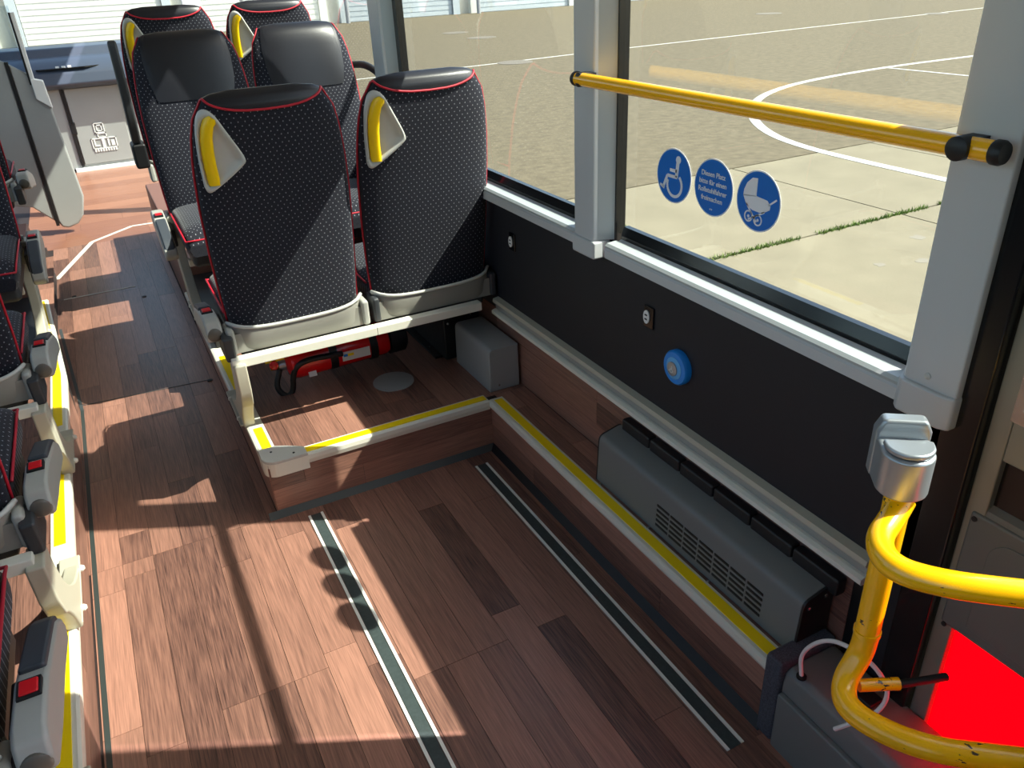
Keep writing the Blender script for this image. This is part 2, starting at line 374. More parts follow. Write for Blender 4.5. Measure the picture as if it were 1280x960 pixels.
for x, y in ((.025,.055),(.09,.012)): part('screw', MB().lathe([(.004,0),(.004,.0015),(.002,.002)], (x,y,.014), n=10), BLK, cc)
# floor tracks
def track(label, x0, x1, y0, y1):
    o = thing('wheelchair_track', label, 'track', ((x0+x1)/2, y0, 0)); w = (x1-x0)/2; L = y1-y0
    part('track_insert', MB().box(-w+.006, w-.006, 0, L, .002, .0038), TRK, o)
    for sx in (-1, 1): part('track_edge', MB().box(sx*w-.004, sx*w+.004, 0, L, .002, .005), TRKW, o)
    return o
track('left floor track, grey strip with two white edges, running out under the sun', .32, .362, .35, 2.215)
track('right floor track, black strip with two white edges, beside the ledge riser', .925, .967, .852, 2.19)
tag(part('floor_disc', MB().lathe([(.078,0),(.078,.004),(.07,.006),(.0001,.0065)], (.785,2.605,ZP+.002), n=40), HEATL, smooth='auto'),
    'round grey cover disc on the wooden platform below the front-facing seats', 'cover')

# ------------------------------------------------------------ right wall
XG = 1.22   # glass plane
wr = struct('wall_right', MB().box(1.19, 1.25, .70, 6.4, .50, .885), PANB)
struct('wall_right_lower', MB().box(1.2, 1.25, .70, 4.1, .2, .5), BLK)
planks(bpy.data.objects['wall_right_lower'], (1.2, .82, .2), (0,0,1), (0,1,0), .245, 4.0-.82, pw=.082)
struct('wall_right_skirt', MB().box(1.225, 1.27, .70, 6.4, -.25, .2), BLK)
rail = thing('seat_rail', 'long cream double-lipped seat rail along the foot of the black wall', 'rail', (1.19, .78, .44))
Lr = 2.48-.78
part('lower_lip', MB().prism([(0,0),(-.026,0),(-.03,.004),(-.03,.016),(-.02,.02),(0,.02)], 0, Lr, 'Y'), CREAM, rail)
part('groove', MB().prism([(0,.018),(-.012,.018),(-.012,.045),(0,.045)], 0, Lr, 'Y'), mat('rail_groove', (150,150,142), .45), rail)
part('upper_lip', MB().prism([(0,.044),(-.02,.044),(-.024,.05),(-.022,.062),(0,.066)], 0, Lr, 'Y'), CREAMP, rail)
# sills, pillars, panes
def sill(name, y0, y1):
    o = sempty(name, (0, y0, 0)); L = y1-y0
    part('sill_front', MB().prism([(1.15,.882),(1.15,.905),(1.156,.912),(1.19,.912),(1.19,.882)], 0, L, 'Y'), PILM, o)
    part('sill_top', MB().prism([(1.154,.908),(1.151,.916),(1.158,.922),(1.188,.924),(1.19,.91)], 0, L, 'Y'), ALU, o)
    part('sill_channel', MB().prism([(1.188,.90),(1.188,.917),(1.206,.925),(1.206,.90)], 0, L, 'Y'), ALU, o)
    part('glass_gasket', MB().prism([(1.204,.90),(1.204,.934),(1.212,.958),(1.228,.958),(1.228,.90)], 0, L, 'Y'), BLKG, o)
    return o
sill('trim_8', .78, 1.715); sill('trim_9', 1.80, 3.12); sill('trim_10', 3.2, 6.3)
ZT = 2.42
def pillar(name, y0, y1, z0=.885):
    o = sempty(name, (0, 0, 0))
    part('pillar_cover', MB().box(1.148, 1.2, y0, y1, z0, 2.5), PILM, o, bevel=.006)
    part('pillar_cheek', MB().prism([(1.158,y0+.002),(1.204,y0-.022),(1.204,y0+.02),(1.158,y0+.02)], z0+.03, 2.48, 'Z'), ALU, o)
    part('pillar_gasket', MB().box(1.204, 1.235, y0-.028 if y0 < 3 else y0-.06, y1+.012, z0, 2.48), BLKG, o)
    part('pillar_foot', MB().box(1.142, 1.2, y0-.012, y1+.003, z0-.022, z0+.028), PILM, o, bevel=.006)
    return o
pillar('trim_11', 1.77, 1.868); pillar('trim_12', 3.37, 3.50)
def pane(name, y0, y1, z0=.93, z1=ZT, x=XG, m=GLS):
    struct(name, MB().box(x-.001, x+.001, y0, y1, z0, z1), m)
pane('window_1', .80, 1.765); pane('window_2', 1.87, 3.32); pane('window_3', 3.50, 6.3)
struct('trim_13', MB().box(1.14, 1.26, -2.2, 6.4, ZT, 2.6), PILM)
# door-side pillar with cover
p2 = sempty('trim_14')
part('pillar_cover', MB().prism([(1.15,.676),(1.146,.69),(1.146,.768),(1.15,.776),(1.20,.80),(1.20,.676)], .93, 2.5, 'Z'), PILM, p2, bevel=.003)
part('pillar_foot', MB().prism([(1.146,.674),(1.138,.69),(1.138,.772),(1.146,.782),(1.20,.806),(1.20,.674)], .872, .935, 'Z'), PILM, p2, bevel=.005)
part('pillar_screw', MB().lathe([(.006,0),(.006,.002),(.002,.004)], (1.146,.73,.955), (-1,0,0), n=12), SILVL, p2)
part('door_post', MB().box(1.165, 1.26, .635, .70, -.1, 2.5), BLKG, p2, bevel=.004)
part('door_post_inner', MB().box(1.19, 1.25, .69, .79, -.1, .9), PANB, p2)

# unseen blind added by the middle pillar to shade the upper seat backs
struct('trim_34', MB().box(1.185, 1.20, 1.88, 2.30, 1.72, 2.42), PAD)

# handrail
hr = thing('window_handrail', 'horizontal yellow handrail with black end caps across the near side window', 'handrail', (1.115, 0, 1.337))
part('yellow_tube', MB().tube([(0,.69,0),(0,1.79,0)], .016, 24), YEL, hr, smooth='auto')
for y, s in ((1.79, 1), (.69, -1)):
    part('end_cap', MB().lathe([(.0165,0),(.0178,.002),(.0178,.012),(.015,.017),(.0001,.018)], (0,y,0), (0,s,0), 24), BLK, hr, smooth='auto')
for y in (.733, 1.775):
    part('clamp', MB().lathe([(.0165,-.018),(.018,.0),(.0175,.018),(.011,.022),(.0001,.022)], (-.004 if y<1 else .008,y,0), (-1,0,0), 20), BLK, hr, smooth='auto')
    part('clamp_foot', MB().box(.0, .035, y-.014, y+.014, -.014, .014), BLK, hr)

# wall sockets
for y, z, lb in ((2.339, .754, 'far usb socket on the black wall next to the front-facing seat'), (1.557, .755, 'near usb socket on the black wall under the handrail window')):
    o = thing('usb_socket', lb, 'socket', (1.19, y, z))
    part('socket_plate', MB().box(-.006, 0, -.022, .019, -.031, .031), BLKG, o, bevel=.004)
    mb = MB().prism([(c*.0125, s*.019) for c, s in [(math.cos(2*math.pi*k/24), math.sin(2*math.pi*k/24)) for k in range(24)]], -.009, -.005, 'X')
    mb.v = [(x, y_+.004, z_) for x, y_, z_ in mb.v]
    part('socket_face', mb, WHITE, o, smooth='auto')
    part('usb_slot', MB().box(-.010, -.008, -.001, .009, .004, .008), BLK, o); part('usb_slot', MB().box(-.010, -.008, -.001, .009, -.008, -.004), BLK, o)
# frame for flat drawings seen from inside: u to the right (towards -Y), v up
def stroke(mb, pts, w, x0, x1, sc=1.0):
    for a, b in zip(pts[:-1], pts[1:]):
        ax, ay = a; bx, by = b; L = math.hypot(bx-ax, by-ay)
        if L < 1e-6: continue
        nx, ny = -(by-ay)/L*w/2, (bx-ax)/L*w/2
        mb.prism([(-(p[0])*sc, p[1]*sc) for p in ((ax+nx,ay+ny),(ax-nx,ay-ny),(bx-nx,by-ny),(bx+nx,by+ny))], x0, x1, 'X')
def disc(mb, c, r, x0, x1, sc=1.0, n=24):
    mb.prism([(-(c[0]+r*math.cos(2*math.pi*k/n))*sc, (c[1]+r*math.sin(2*math.pi*k/n))*sc) for k in range(n)], x0, x1, 'X')
def wheelchair(mb, x0, x1, sc):
    disc(mb, (.24,.62), .14, x0, x1, sc)
    stroke(mb, [(.22,.5),(.17,-.02)], .17, x0, x1, sc); stroke(mb, [(.18,.2),(-.22,.2)], .12, x0, x1, sc)
    stroke(mb, [(.22,-.02),(-.35,-.02),(-.58,-.5)], .12, x0, x1, sc); stroke(mb, [(-.5,-.52),(-.76,-.42)], .1, x0, x1, sc)
    stroke(mb, arcp(.08,-.32,.42,52,-200,24), .11, x0, x1, sc)
bb = thing('stop_button', 'round bright blue wheelchair request button on the black wall', 'button', (1.19, 1.421, .665))
part('button_ring', MB().lathe([(.047,0),(.047,.014),(.043,.019),(.030,.020),(.030,.0)], (0,0,0), (-1,0,0), 36), BLUEB, bb, smooth='auto')
part('button_face', MB().lathe([(.030,.01),(.030,.021),(.024,.024),(.0001,.0245)], (0,0,0), (-1,0,0), 32), BLUEL, bb, smooth='auto')
part('button_centre', MB().lathe([(.019,.02),(.019,.027),(.015,.028),(.0001,.028)], (0,0,0), (-1,0,0), 28), BRACK, bb, smooth='auto')
mb = MB(); wheelchair(mb, -.0295, -.027, .013); part('wheelchair_symbol', mb, WHITE, bb)

# round window stickers
RS = .0655
def sticker(y, label):
    o = thing('window_sticker', label, 'sticker', (XG-.0015, y, 1.130), group='blue round stickers on the near window')
    mb = MB(); disc(mb, (0,0), RS, -.0006, .0, n=56); part('sticker_rim', mb, SIGNG, o)
    mb = MB(); disc(mb, (0,0), RS*.955, -.0011, -.0004, n=56); part('sticker_field', mb, BLUE, o)
    return o
s1 = sticker(1.522, 'blue round window sticker with white wheelchair user symbol, left of the row of three')
mb = MB(); wheelchair(mb, -.0018, -.0009, RS); part('wheelchair_symbol', mb, SIGNG, s1)
s2 = sticker(1.379, 'blue round window sticker with four lines of white writing')
def textmesh(body, size, parent, loc, m, name='lettering'):
    c = bpy.data.curves.new('t', 'FONT'); c.body = body; c.size = size; c.align_x = 'CENTER'; c.align_y = 'CENTER'; c.extrude = .0003; c.offset = size*.012
    t = bpy.data.objects.new('t', c); COL.objects.link(t); bpy.context.view_layer.update()
    me = bpy.data.meshes.new_from_object(t.evaluated_get(bpy.context.evaluated_depsgraph_get()))
    bpy.data.objects.remove(t); me.materials.clear(); me.materials.append(m); me.name = name
    o = bpy.data.objects.new(name, me); COL.objects.link(o); o.parent = parent
    R = Matrix(((0,-1,0),(0,0,1),(-1,0,0))).transposed().to_4x4(); R.translation = Vector(loc); o.matrix_local = R; return o
for i, tx in enumerate(('Diesen Platz', 'bitte für einen', 'Rollstuhlfahrer', 'freimachen')):
    textmesh(tx, .0162, s2, (-.0014, .002, .029-.0185*i), WHITE)
textmesh('«·»', .008, s2, (-.0014, .002, -.049), SIGNG, 'maker_mark')
s3 = sticker(1.236, 'blue round window sticker with grey baby carriage symbol, right of the row of three')
mb = MB()
mb.prism([(-u*RS, v*RS) for u, v in ((-.08,.74),(-.32,.72),(-.55,.52),(-.66,.28),(-.68,.08),(-.08,.16))], -.0018, -.0009, 'X')
mb.prism([(-u*RS, v*RS) for u, v in ((-.68,.10),(-.08,.17),(.42,.12),(.58,-.02),(.56,-.16),(.25,-.34),(-.2,-.32),(-.5,-.2))], -.0018, -.0009, 'X')
for P in ([(.5,-.02),(.82,.22)], [(-.5,-.15),(.02,-.68)], [(.35,-.28),(-.36,-.66)]): stroke(mb, P, .06, -.0018, -.0009, RS)
for c in ((-.36,-.55),(.08,-.60)):
    stroke(mb, arcp(c[0], c[1], .17, 0, 360, 22), .05, -.0018, -.0009, RS); disc(mb, c, .05, -.0018, -.0009, RS)
part('baby_carriage_symbol', mb, SIGNG, s3)

# ------------------------------------------------------------ heaters on the ledge
def heater_profile(): return [(1.095,.203)] + [(1.102,.335)] + bez((1.103,.342),(1.105,.355),(1.118,.359),4) + [(1.17,.372),(1.18,.372),(1.19,.36),(1.19,.203)]
h1 = thing('wall_heater', 'long dark grey convector heater with vent slots on the ledge below the black wall', 'heater', (0,.86,0))
HL = .80
part('heater_case', MB().prism(heater_profile(), .004, HL, 'Y'), HEAT, h1, bevel=.0025)
part('end_plate', MB().prism([(a, b) for a, b in heater_profile()], -.002, .004, 'Y'), HEATB, h1)
part('far_end_plate', MB().prism([(a, b) for a, b in heater_profile()], HL, HL+.004, 'Y'), HEATB, h1)
mb = MB()
for g in range(7):
    for r_ in range(5):
        y = .11+g*.058; z = .226+r_*.0155; xs = 1.095+.007*(z-.203)/.132
        mb.box(xs-.0012, xs+.002, y, y+.051, z, z+.007)
part('vent_slots', mb, BLK, h1)
for x, z in ((1.118,.335),(1.165,.352)): part('screw', MB().lathe([(.005,0),(.005,.002),(.002,.004)], (x,-.002,z), (0,-1,0), 10), CHROME, h1)
for y in (.03,.28,.53,.77): part('screw', MB().lathe([(.0055,0),(.005,.003),(.002,.004)], (1.088,y,.2035), (0,0,1), 12), CHROME, h1)
bs = thing('hinge_cover', 'black plastic cover strip between the grey heater and the cream rail', 'cover', (0,0,0))
for i in range(6): part('cover_segment', MB().box(1.168, 1.198, .835+i*.135, .966+i*.135, .36, .405), HEATB, bs, bevel=.006)
h2 = thing('heater_block', 'small light grey heater box in the inner corner of the ledge', 'heater', (0,0,0))
part('heater_block_case', MB().prism([(1.062,.203),(1.066,.35)]+bez((1.067,.36),(1.07,.372),(1.084,.374),4)+[(1.185,.374),(1.185,.203)], 2.325, 2.63, 'Y'), HEATL, h2, bevel=.003)
part('screw', MB().lathe([(.004,0),(.004,.002),(.002,.003)], (1.10,2.325,.225), (0,-1,0), 10), CHROME, h2)
h3 = thing('heater_block', 'black heater housing under the window seat behind the light grey box', 'heater', (0,0,0))
part('heater_black_case', MB().box(1.03, 1.19, 2.66, 3.25, .203, .385), HEATB, h3, bevel=.008)
part('mounting_flange', MB().box(1.0, 1.04, 2.7, 3.25, .203, .212), HEATB, h3)
for x, y, z in ((1.05,2.66,.36),(1.15,2.66,.38)): part('screw', MB().lathe([(.005,0),(.005,.002),(.002,.003)], (x,y,z), (0,-1,0), 10), CHROME, h3)
for y in (2.8, 3.1): part('screw', MB().lathe([(.005,0),(.005,.002),(.002,.003)], (1.018,y,.212), (0,0,1), 10), CHROME, h3)

# ------------------------------------------------------------ seats (local: faces +Y, origin under the rear of the backrest, z = platform)
def interp(tab, h):
    if h <= tab[0][0]: return tab[0][1]
    for (a, b), (c, d) in zip(tab[:-1], tab[1:]):
        if h <= c: t = (h-a)/(c-a); return b+(d-b)*t
    return tab[-1][1]
WT = [(.38,.213),(.5,.221),(.65,.226),(.8,.2265),(.9,.222),(.97,.215),(1.03,.205),(1.07,.192),(1.095,.177),(1.11,.162),(1.119,.14),(1.125,.09)]
TT = [(.38,.036),(.5,.04),(.7,.043),(.9,.046),(1.0,.046),(1.06,.043),(1.09,.037),(1.11,.025),(1.12,.012),(1.125,.002)]
YT = [(.38,.04),(.5,.03),(.65,.008),(.8,-.018),(.95,-.048),(1.05,-.072),(1.125,-.09)]
NT = 44
def surf(h, k, off=0.0):
    th = 2*math.pi*k/NT; c, s = math.cos(th), math.sin(th); e = 2/3.2
    w = interp(WT, h)+off; t = interp(TT, h)+off
    x = w*math.copysign(abs(c)**e, c); y = t*math.copysign(abs(s)**e, s)
    bulge = .012*max(0, 1-(x/w)**2)*(1 if s > 0 else .5)*(1 if s > 0 else -1)*min(1, t/.03)
    return (x, interp(YT, h)+y+bulge, h)
def rear_y(x, h, off=0.0):
    w = interp(WT, h); t = interp(TT, h); q = min(abs(x)/w, .975)
    return interp(YT, h)-t*(1-q**3.2)**(1/3.2)-.006*(1-q*q)-off
def seam(k):
    th = 2*math.pi*k/NT; c, s = math.cos(th), math.sin(th); q = min(1, abs(c)**(2/3.2))
    if s < -.001:  return 1.110-.040*(1-q**2.6)
    if s > .001:
        u = min(1, max(0, (q-.66)/.3)); u = u*u*(3-2*u); return .865+(1.110-.865)*u
    return 1.110
def make_seat(kind):
    root = bpy.data.objects.new('bus_seat', None); COL.objects.link(root); root.empty_display_size = .05
    H0 = .385; rows = []
    for i in range(16):
        f = i/15
        rows.append([surf(H0+(seam(k)-H0)*f, k) for k in range(NT)])
    bot = [(p[0]*.9, p[1], H0-.004) for p in rows[0]]
    mb = MB().grid([bot]+rows, True); part('backrest', mb, FAB, root, smooth=True)
    rows = []
    for i in range(13):
        f = i/12; f = 1-(1-f)**1.5
        rows.append([surf(seam(k)+(1.125-seam(k))*f, k, .0035) for k in range(NT)])
    mb = MB().grid(rows, True); n = len(mb.v); mb.f.append(tuple(range(n-NT, n)))
    part('headrest', mb, LEATH, root, smooth=True)
    # piping: over the rear below the headrest and down both edges
    ks = [k for k in range(NT//2, NT+1)]
    back = [Vector(surf(seam(k % NT), k % NT, .004)) for k in ks]
    left = [Vector(surf(.39+(1.105-.39)*i/14, NT//2, .003)) for i in range(15)]
    right = [Vector(surf(.39+(1.105-.39)*i/14, 0, .003)) for i in range(15)]
    path = left+back[1:-1]+right[::-1]
    part('piping', MB().tube(path, .0035, 7), RED, root, smooth=True)
    # lower rear trim shell
    tr = MB(); prof = [(-.043,.318),(-.050,.34),(-.056,.375),(-.052,.392),(-.044,.396),(-.036,.39)]
    rws = []
    for (yy, zz) in prof:
        r_ = []
        for k in range(21):
            x = -.226+.452*k/20; e = abs(x)/.226; rise = .022*max(0, (abs(x-.0)/.226)-.0)**3
            r_.append((x, yy+.02+.05*e**8, zz+(rise if zz > .35 else 0)))
        rws.append(r_)
    tr.grid(rws); tr.box(-.222, .222, -.02, .085, .318, .384)
    trim = part('rear_trim', tr, TRIMG, root, smooth='auto')
    part('trim_lip', MB().tube([(-.226+.452*k/20, -.034+.05*(abs(-.226+.452*k/20)/.226)**8, .395+.022*(abs(-.226+.452*k/20)/.226)**3) for k in range(21)], .006, 8), SILVL, trim, smooth=True)
    for sx in (-1, 1): part('hinge_cap', MB().box(sx*.225-.013, sx*.225+.013, -.03, .06, .315, .405), SILV if kind != 'window' else DGREY, root, bevel=.01)
    # cushion
    mb = MB(); rows = []
    for i in range(15):
        f = i/14; y = .06+.455*f
        top = .452+.012*math.sin(f*math.pi)-.0*f; bl = .375
        if f > .86: q = (f-.86)/.14; top -= .055*(q**2.2); 
        hw = .218-.012*max(0, (f-.8)/.2)**2
        ring = []
        for k in range(25):
            th = math.pi*k/24; c, s = math.cos(th), math.sin(th); e = 2/4.5
            ring.append((hw*math.copysign(abs(c)**e, c), y, bl+(top-bl)*abs(s)**e))
        ring += [(-hw*.95, y, .345), (hw*.95, y, .345)]
        rows.append(ring)
    mb.grid(rows, True); n = len(rows[0]); mb.f += [tuple(range(n-1, -1, -1)), tuple(range(14*n, 15*n))]
    cu = part('cushion', mb, FABC, root, smooth='auto')
    pp = [Vector((sx*.219, y, .425)) for sx, y in [(-1, .09+.37*i/8) for i in range(9)]]
    pp += [Vector((-.215+.43*i/10, .505, .408)) for i in range(11)]
    pp += [Vector((.219, .46-.37*i/8, .425)) for i in range(9)]
    part('cushion_piping', MB().tube(pp, .0038, 7), RED, cu, smooth=True)
    part('seat_pan', MB().box(-.2, .2, .0, .44, .275, .352), DGREY, root, bevel=.02)
    # grab handle inset on the rear, at local -x
    out = smoothpath([(-.206,.87),(-.208,.95),(-.202,1.03),(-.190,1.073),(-.170,1.088),(-.147,1.073),(-.124,1.025),(-.080,.94),(-.087,.922),(-.184,.852),(-.200,.85),(-.206,.87)], 2)
    pts = [(p[0], p[1]) for p in [(q.x, q.y) for q in out]] if len(out[0]) == 3 else [(q[0], q[1]) for q in out]
    cx = sum(p[0] for p in pts)/len(pts); cz = sum(p[1] for p in pts)/len(pts)
    def ring(sc, off): return [(cx+(x-cx)*sc, rear_y(cx+(x-cx)*sc, cz+(z-cz)*sc, off), cz+(z-cz)*sc) for x, z in pts]
    mb = MB().grid([ring(1.0,-.003), ring(1.0,.008), ring(.97,.013), ring(.89,.013), ring(.85,.009), ring(.76,.002), ring(.5,.001), ring(.1,.001)], True)
    n = len(pts); mb.f.append(tuple(7*n+i for i in range(n)))
    hd = part('handle_bezel', mb, SILVL, root, smooth=True)
    gp = [(-.194,.872),(-.197,.92),(-.197,.965),(-.194,1.005),(-.187,1.035),(-.176,1.062),(-.162,1.070)]
    mb = MB(); rows = []
    for i, (x, z) in enumerate(gp):
        wd = .034 if i < 5 else (.032 if i == 5 else .018)
        dx = .0 if i < 5 else .0
        rows.append([(x+wd*t, rear_y(x+wd*t, z, .004+.012*min(1,math.sin(math.pi*t)*2.2) if 0 < t < 1 else .003), z-(.016*t if i > 4 else 0)) for t in (0,.12,.35,.65,.88,1)])
    mb.grid(rows); part('grip', mb, mat('grip_yellow', (250, 205, 5), .35), hd, smooth=True)
    # armrest
    if kind in ('arm_l', 'arm_r', 'folded'):
        s = -1 if kind != 'arm_r' else 1; xc = s*.262; d = .031
        if kind != 'folded':
            xc = s*.269; d = .0255
            prof = [(.0,.365),(-.01,.40),(.005,.43),(.03,.438),(.14,.428),(.33,.378),(.372,.352),(.382,.325),(.36,.302),(.25,.325),(.10,.345)]
            ar = part('armrest', MB().prism(prof, xc-d, xc+d, 'X'), SILV, root, bevel=.009, seg=3)
            part('armrest_pad', MB().prism([(.165,.415),(.165,.432),(.32,.392),(.362,.368),(.378,.335),(.34,.33),(.2,.38)], xc-d+.005, xc+d-.005, 'X'), PAD, ar, bevel=.006)
            part('button_frame', MB().box(xc-.018, xc+.018, .092, .134, .424, .4375), BLK, ar, bevel=.002)
            part('red_button', MB().box(xc-.014, xc+.014, .097, .129, .43, .4405), REDB, ar, bevel=.003)
            part('pivot_cap', MB().lathe([(.0225,0),(.0225,.006),(.018,.010),(.0001,.011)], (xc,.0,.392), (0,-1,-.1), 22), mat('pivot_grey', (95, 92, 84), .35), ar, smooth='auto')
            part('armrest_bracket', MB().prism([(-.04,.30),(-.05,.385),(.02,.40),(.10,.36),(.08,.30)], s*.255 if s < 0 else .222, .255 if s > 0 else -.222, 'X'), DGREY, root, bevel=.008)
            part('side_plate', MB().box(s*.225 if s > 0 else s*.245, s*.245 if s > 0 else s*.225, -.02, .20, .31, .385), DGREY, root, bevel=.006)
        else:
            ar = part('armrest', MB().prism([(-.14,.98),(-.16,.74),(-.12,.58),(-.08,.52),(.0,.52),(-.02,.60),(-.08,.74),(-.10,.98),(-.12,1.0)], xc-.02, xc+.02, 'X'), DGREY, root, bevel=.012, seg=3)
            part('armrest_bracket', MB().box(xc-.03, xc+.035, -.09, .05, .40, .52), BLK, root, bevel=.012)
    return root

def seat_frame(seat, x0, x1, y, legx, loc_z=ZP, face=1):
    inv = (Matrix.Translation(seat.location) @ Matrix.Rotation(seat.rotation_euler.z, 4, 'Z')).inverted() @ Matrix.Translation((0, y, loc_z))
    prof = [(-.15,.30),(-.145,.20)] + bez((-.12,.14),(-.05,.09),(-.01,.0),6) + [(.27,-.0)] + bez((.26,.012),(.06,.05),(-.02,.16),7) + [(-.05,.24),(-.055,.30)]
    prof = [(p*face, q) for p, q in prof]
    yb = -.115*face
    ps = [part('beam', MB().box(x0, x1, yb-.018, yb+.018, .284, .315), CREAM, seat, bevel=.003),
          part('beam', MB().box(x0+.02, x1-.02, .2*face-.015, .2*face+.015, .24, .27), CREAM, seat, bevel=.003)]
    if legx is not None: ps += [
          part('leg', MB().prism(prof, legx-.02, legx+.02, 'X'), CREAMP, seat, bevel=.008, seg=3),
          part('leg_bolt', MB().lathe([(.009,0),(.009,.006),(.005,.012)], (legx+(.02 if legx < 0 else -.02), .05*face, .012), (1 if legx < 0 else -1,0,0), 12), CREAM, seat),
          part('leg_bolt', MB().lathe([(.009,0),(.009,.006),(.005,.012)], (legx+(.02 if legx < 0 else -.02), .22*face, .012), (1 if legx < 0 else -1,0,0), 12), CREAM, seat),
          part('leg_foot', MB().box(legx-.03, legx+.022, min(-.01*face,.28*face), max(-.01*face,.28*face), .0085, .018), CREAMP, seat, bevel=.004)]
    for p in ps: p.matrix_local = inv

SEATL = [('arm_l', (.455,2.50,.2), 0, 'aisle-side seat of the front-facing pair, rear view with yellow grip above the fire extinguisher'),
 ('window', (.945,2.50,.2), 0, 'window-side seat of the front-facing pair, its grey-dotted rear next to the black wall'),
 ('arm_r', (.432,3.74,.288), math.pi, 'rear-facing aisle seat with black leather headrest and sunlit dotted cushion on the right'),
 ('window', (.916,3.74,.288), math.pi, 'rear-facing window seat with black leather headrest behind the front-facing pair'),
 ('folded', (.45,4.50,.37), 0, 'farthest aisle seat on the right with folded armrest and yellow grip, near the driver area'),
 ('window', (.935,4.50,.37), 0, 'farthest window-side seat on the right, only its upper rear with yellow grip showing'),
 ('arm_r', (-.575,1.02,.2), 0, 'nearest left seat at the bottom left corner with large armrest and red button'),
 ('arm_r', (-.575,1.74,.2), 0, 'second left seat from the bottom, armrest with red button at mid-height of the picture'),
 ('arm_r', (-.575,2.52,.2), 0, 'third left seat from the bottom, directly in front of the rear-facing one'),
 ('arm_l', (-.59,3.80,.27), math.pi, 'rear-facing left seat by the aisle with dark armrest pad pointing at the camera'),
 ('arm_r', (-.62,4.50,.37), 0, 'farthest left seat, at the grey partition panel')]
protos = {}; SEATS = []
for kind, loc, rz, lb in SEATL:
    if kind in protos: o = copy_tree(protos[kind])
    else: o = protos[kind] = make_seat(kind)
    SEATS.append(o)
    o.location = loc; o.rotation_euler = (0, 0, rz); tag(o, lb, 'seat', 'black dotted bus seats with red piping')
for n, a in ((0, (.212, .70, 2.57, .232)), (1, (.70, 1.102, 2.57, None)), (2, (.205, .68, 3.67, .222, .288, -1)), (3, (.68, 1.16, 3.67, None, .288, -1)), (6, (-.9, -.345, 1.06, -.345)), (7, (-.9, -.345, 1.80, -.345)),
             (8, (-.9, -.345, 2.58, -.345)), (9, (-.9, -.38, 3.77, -.40, .27, -1))):
    seat_frame(SEATS[n], *a)
tag(part('riser_block', MB().box(.24, 1.15, 3.3, 4.1, .2, .286), HEATB, bevel=.004), 'dark raised block under the rear-facing pair on the right', 'block') 
tag(part('riser_block', MB().box(-1.15, -.435, 3.4, 4.3, .2, .268), HEATB, bevel=.004), 'dark raised block under the rear-facing left seat', 'block')
# black strap by the far window seat
o = thing('grab_strap', 'black curved grab handle with yellow end beside the rear-facing window seat', 'handle', (0,0,0))
part('strap', MB().tube(smoothpath([(1.172,3.90,1.21),(1.185,3.7,1.225),(1.19,3.45,1.17),(1.19,3.36,1.15)],2), .016, 10), BLK, o, smooth=True)
part('yellow_end', MB().tube([(1.19,3.38,1.152),(1.19,3.26,1.13)], .018, 10), YEL, o, smooth='auto')

# fire extinguisher lying under the seats
fe = thing('fire_extinguisher', 'red fire extinguisher lying crosswise under the front-facing seats', 'extinguisher', (.43, 2.78, .305))
part('cylinder', MB().lathe([(.02,-.005),(.045,0),(.062,.012),(.068,.035),(.068,.38),(.062,.395),(.0001,.40)], (0,0,0), (1,0,.03), 28), EXTR, fe, smooth='auto')
part('neck', MB().lathe([(.024,-.03),(.024,.0),(.03,.004)], (0,0,0), (1,0,.03), 16), BRACK, fe, smooth='auto')
part('valve', MB().lathe([(.014,-.06),(.016,-.03)], (0,0,0), (1,0,.03), 12), mat('brass', (190,150,40), .35, metal=.7), fe, smooth='auto')
part('gauge', MB().lathe([(.017,0),(.017,.012),(.012,.014)], (-.045,-.012,.01), (-.3,-1,.2), 16), EXTR, fe, smooth='auto')
part('lever', MB().box(-.075,-.0,-.01,.01,.02,.03), YELS, fe)
part('hose', MB().tube(smoothpath([(-.03,-.02,-.01),(-.06,-.04,-.07),(-.03,-.05,-.115),(.0,-.05,-.10),(.01,-.05,-.02),(.05,-.075,.03),(.2,-.08,.02)],2), .011, 9), BLK, fe, smooth=True)
for x in (.155,.315): part('holder_band', MB().lathe([(.0705,0),(.0705,.03)], (x,0,.006), (1,0,.03), 28), BLK, fe, smooth='auto')
part('end_boot', MB().lathe([(.072,.0),(.072,.06),(.06,.07)], (.40,0,.012), (1,0,.03), 24), BLK, fe, smooth='auto')
part('holder_plate', MB().box(.1,.36,-.03,.05,.068,.078), BLK, fe)
for x, w, m, a in ((.065,.03,WHITE,-.55),(.20,.11,WHITE,-.05)):
    z = .068*math.sin(a); y = -.068*math.cos(a)
    lb = part('paper_label', MB().obox((x+w/2, y*1.012, z*1.012+.004), (w/2,0,0), (0,-math.sin(a)*.018,-math.cos(a)*.018*-1 if False else .018*math.cos(a)), (0,math.cos(a)*-.0012,.0012*math.sin(a))), m, fe)
    if w > .05: part('label_mark', MB().obox((x+w*.3, y*1.03, z*1.03+.008), (.012,0,0), (0,0,.005), (0,-.0008,0)), YELS, lb); part('label_mark', MB().obox((x+w*.12, y*1.03, z*1.03+.008), (.008,0,0), (0,0,.005), (0,-.0008,0)), BLUEB, lb)

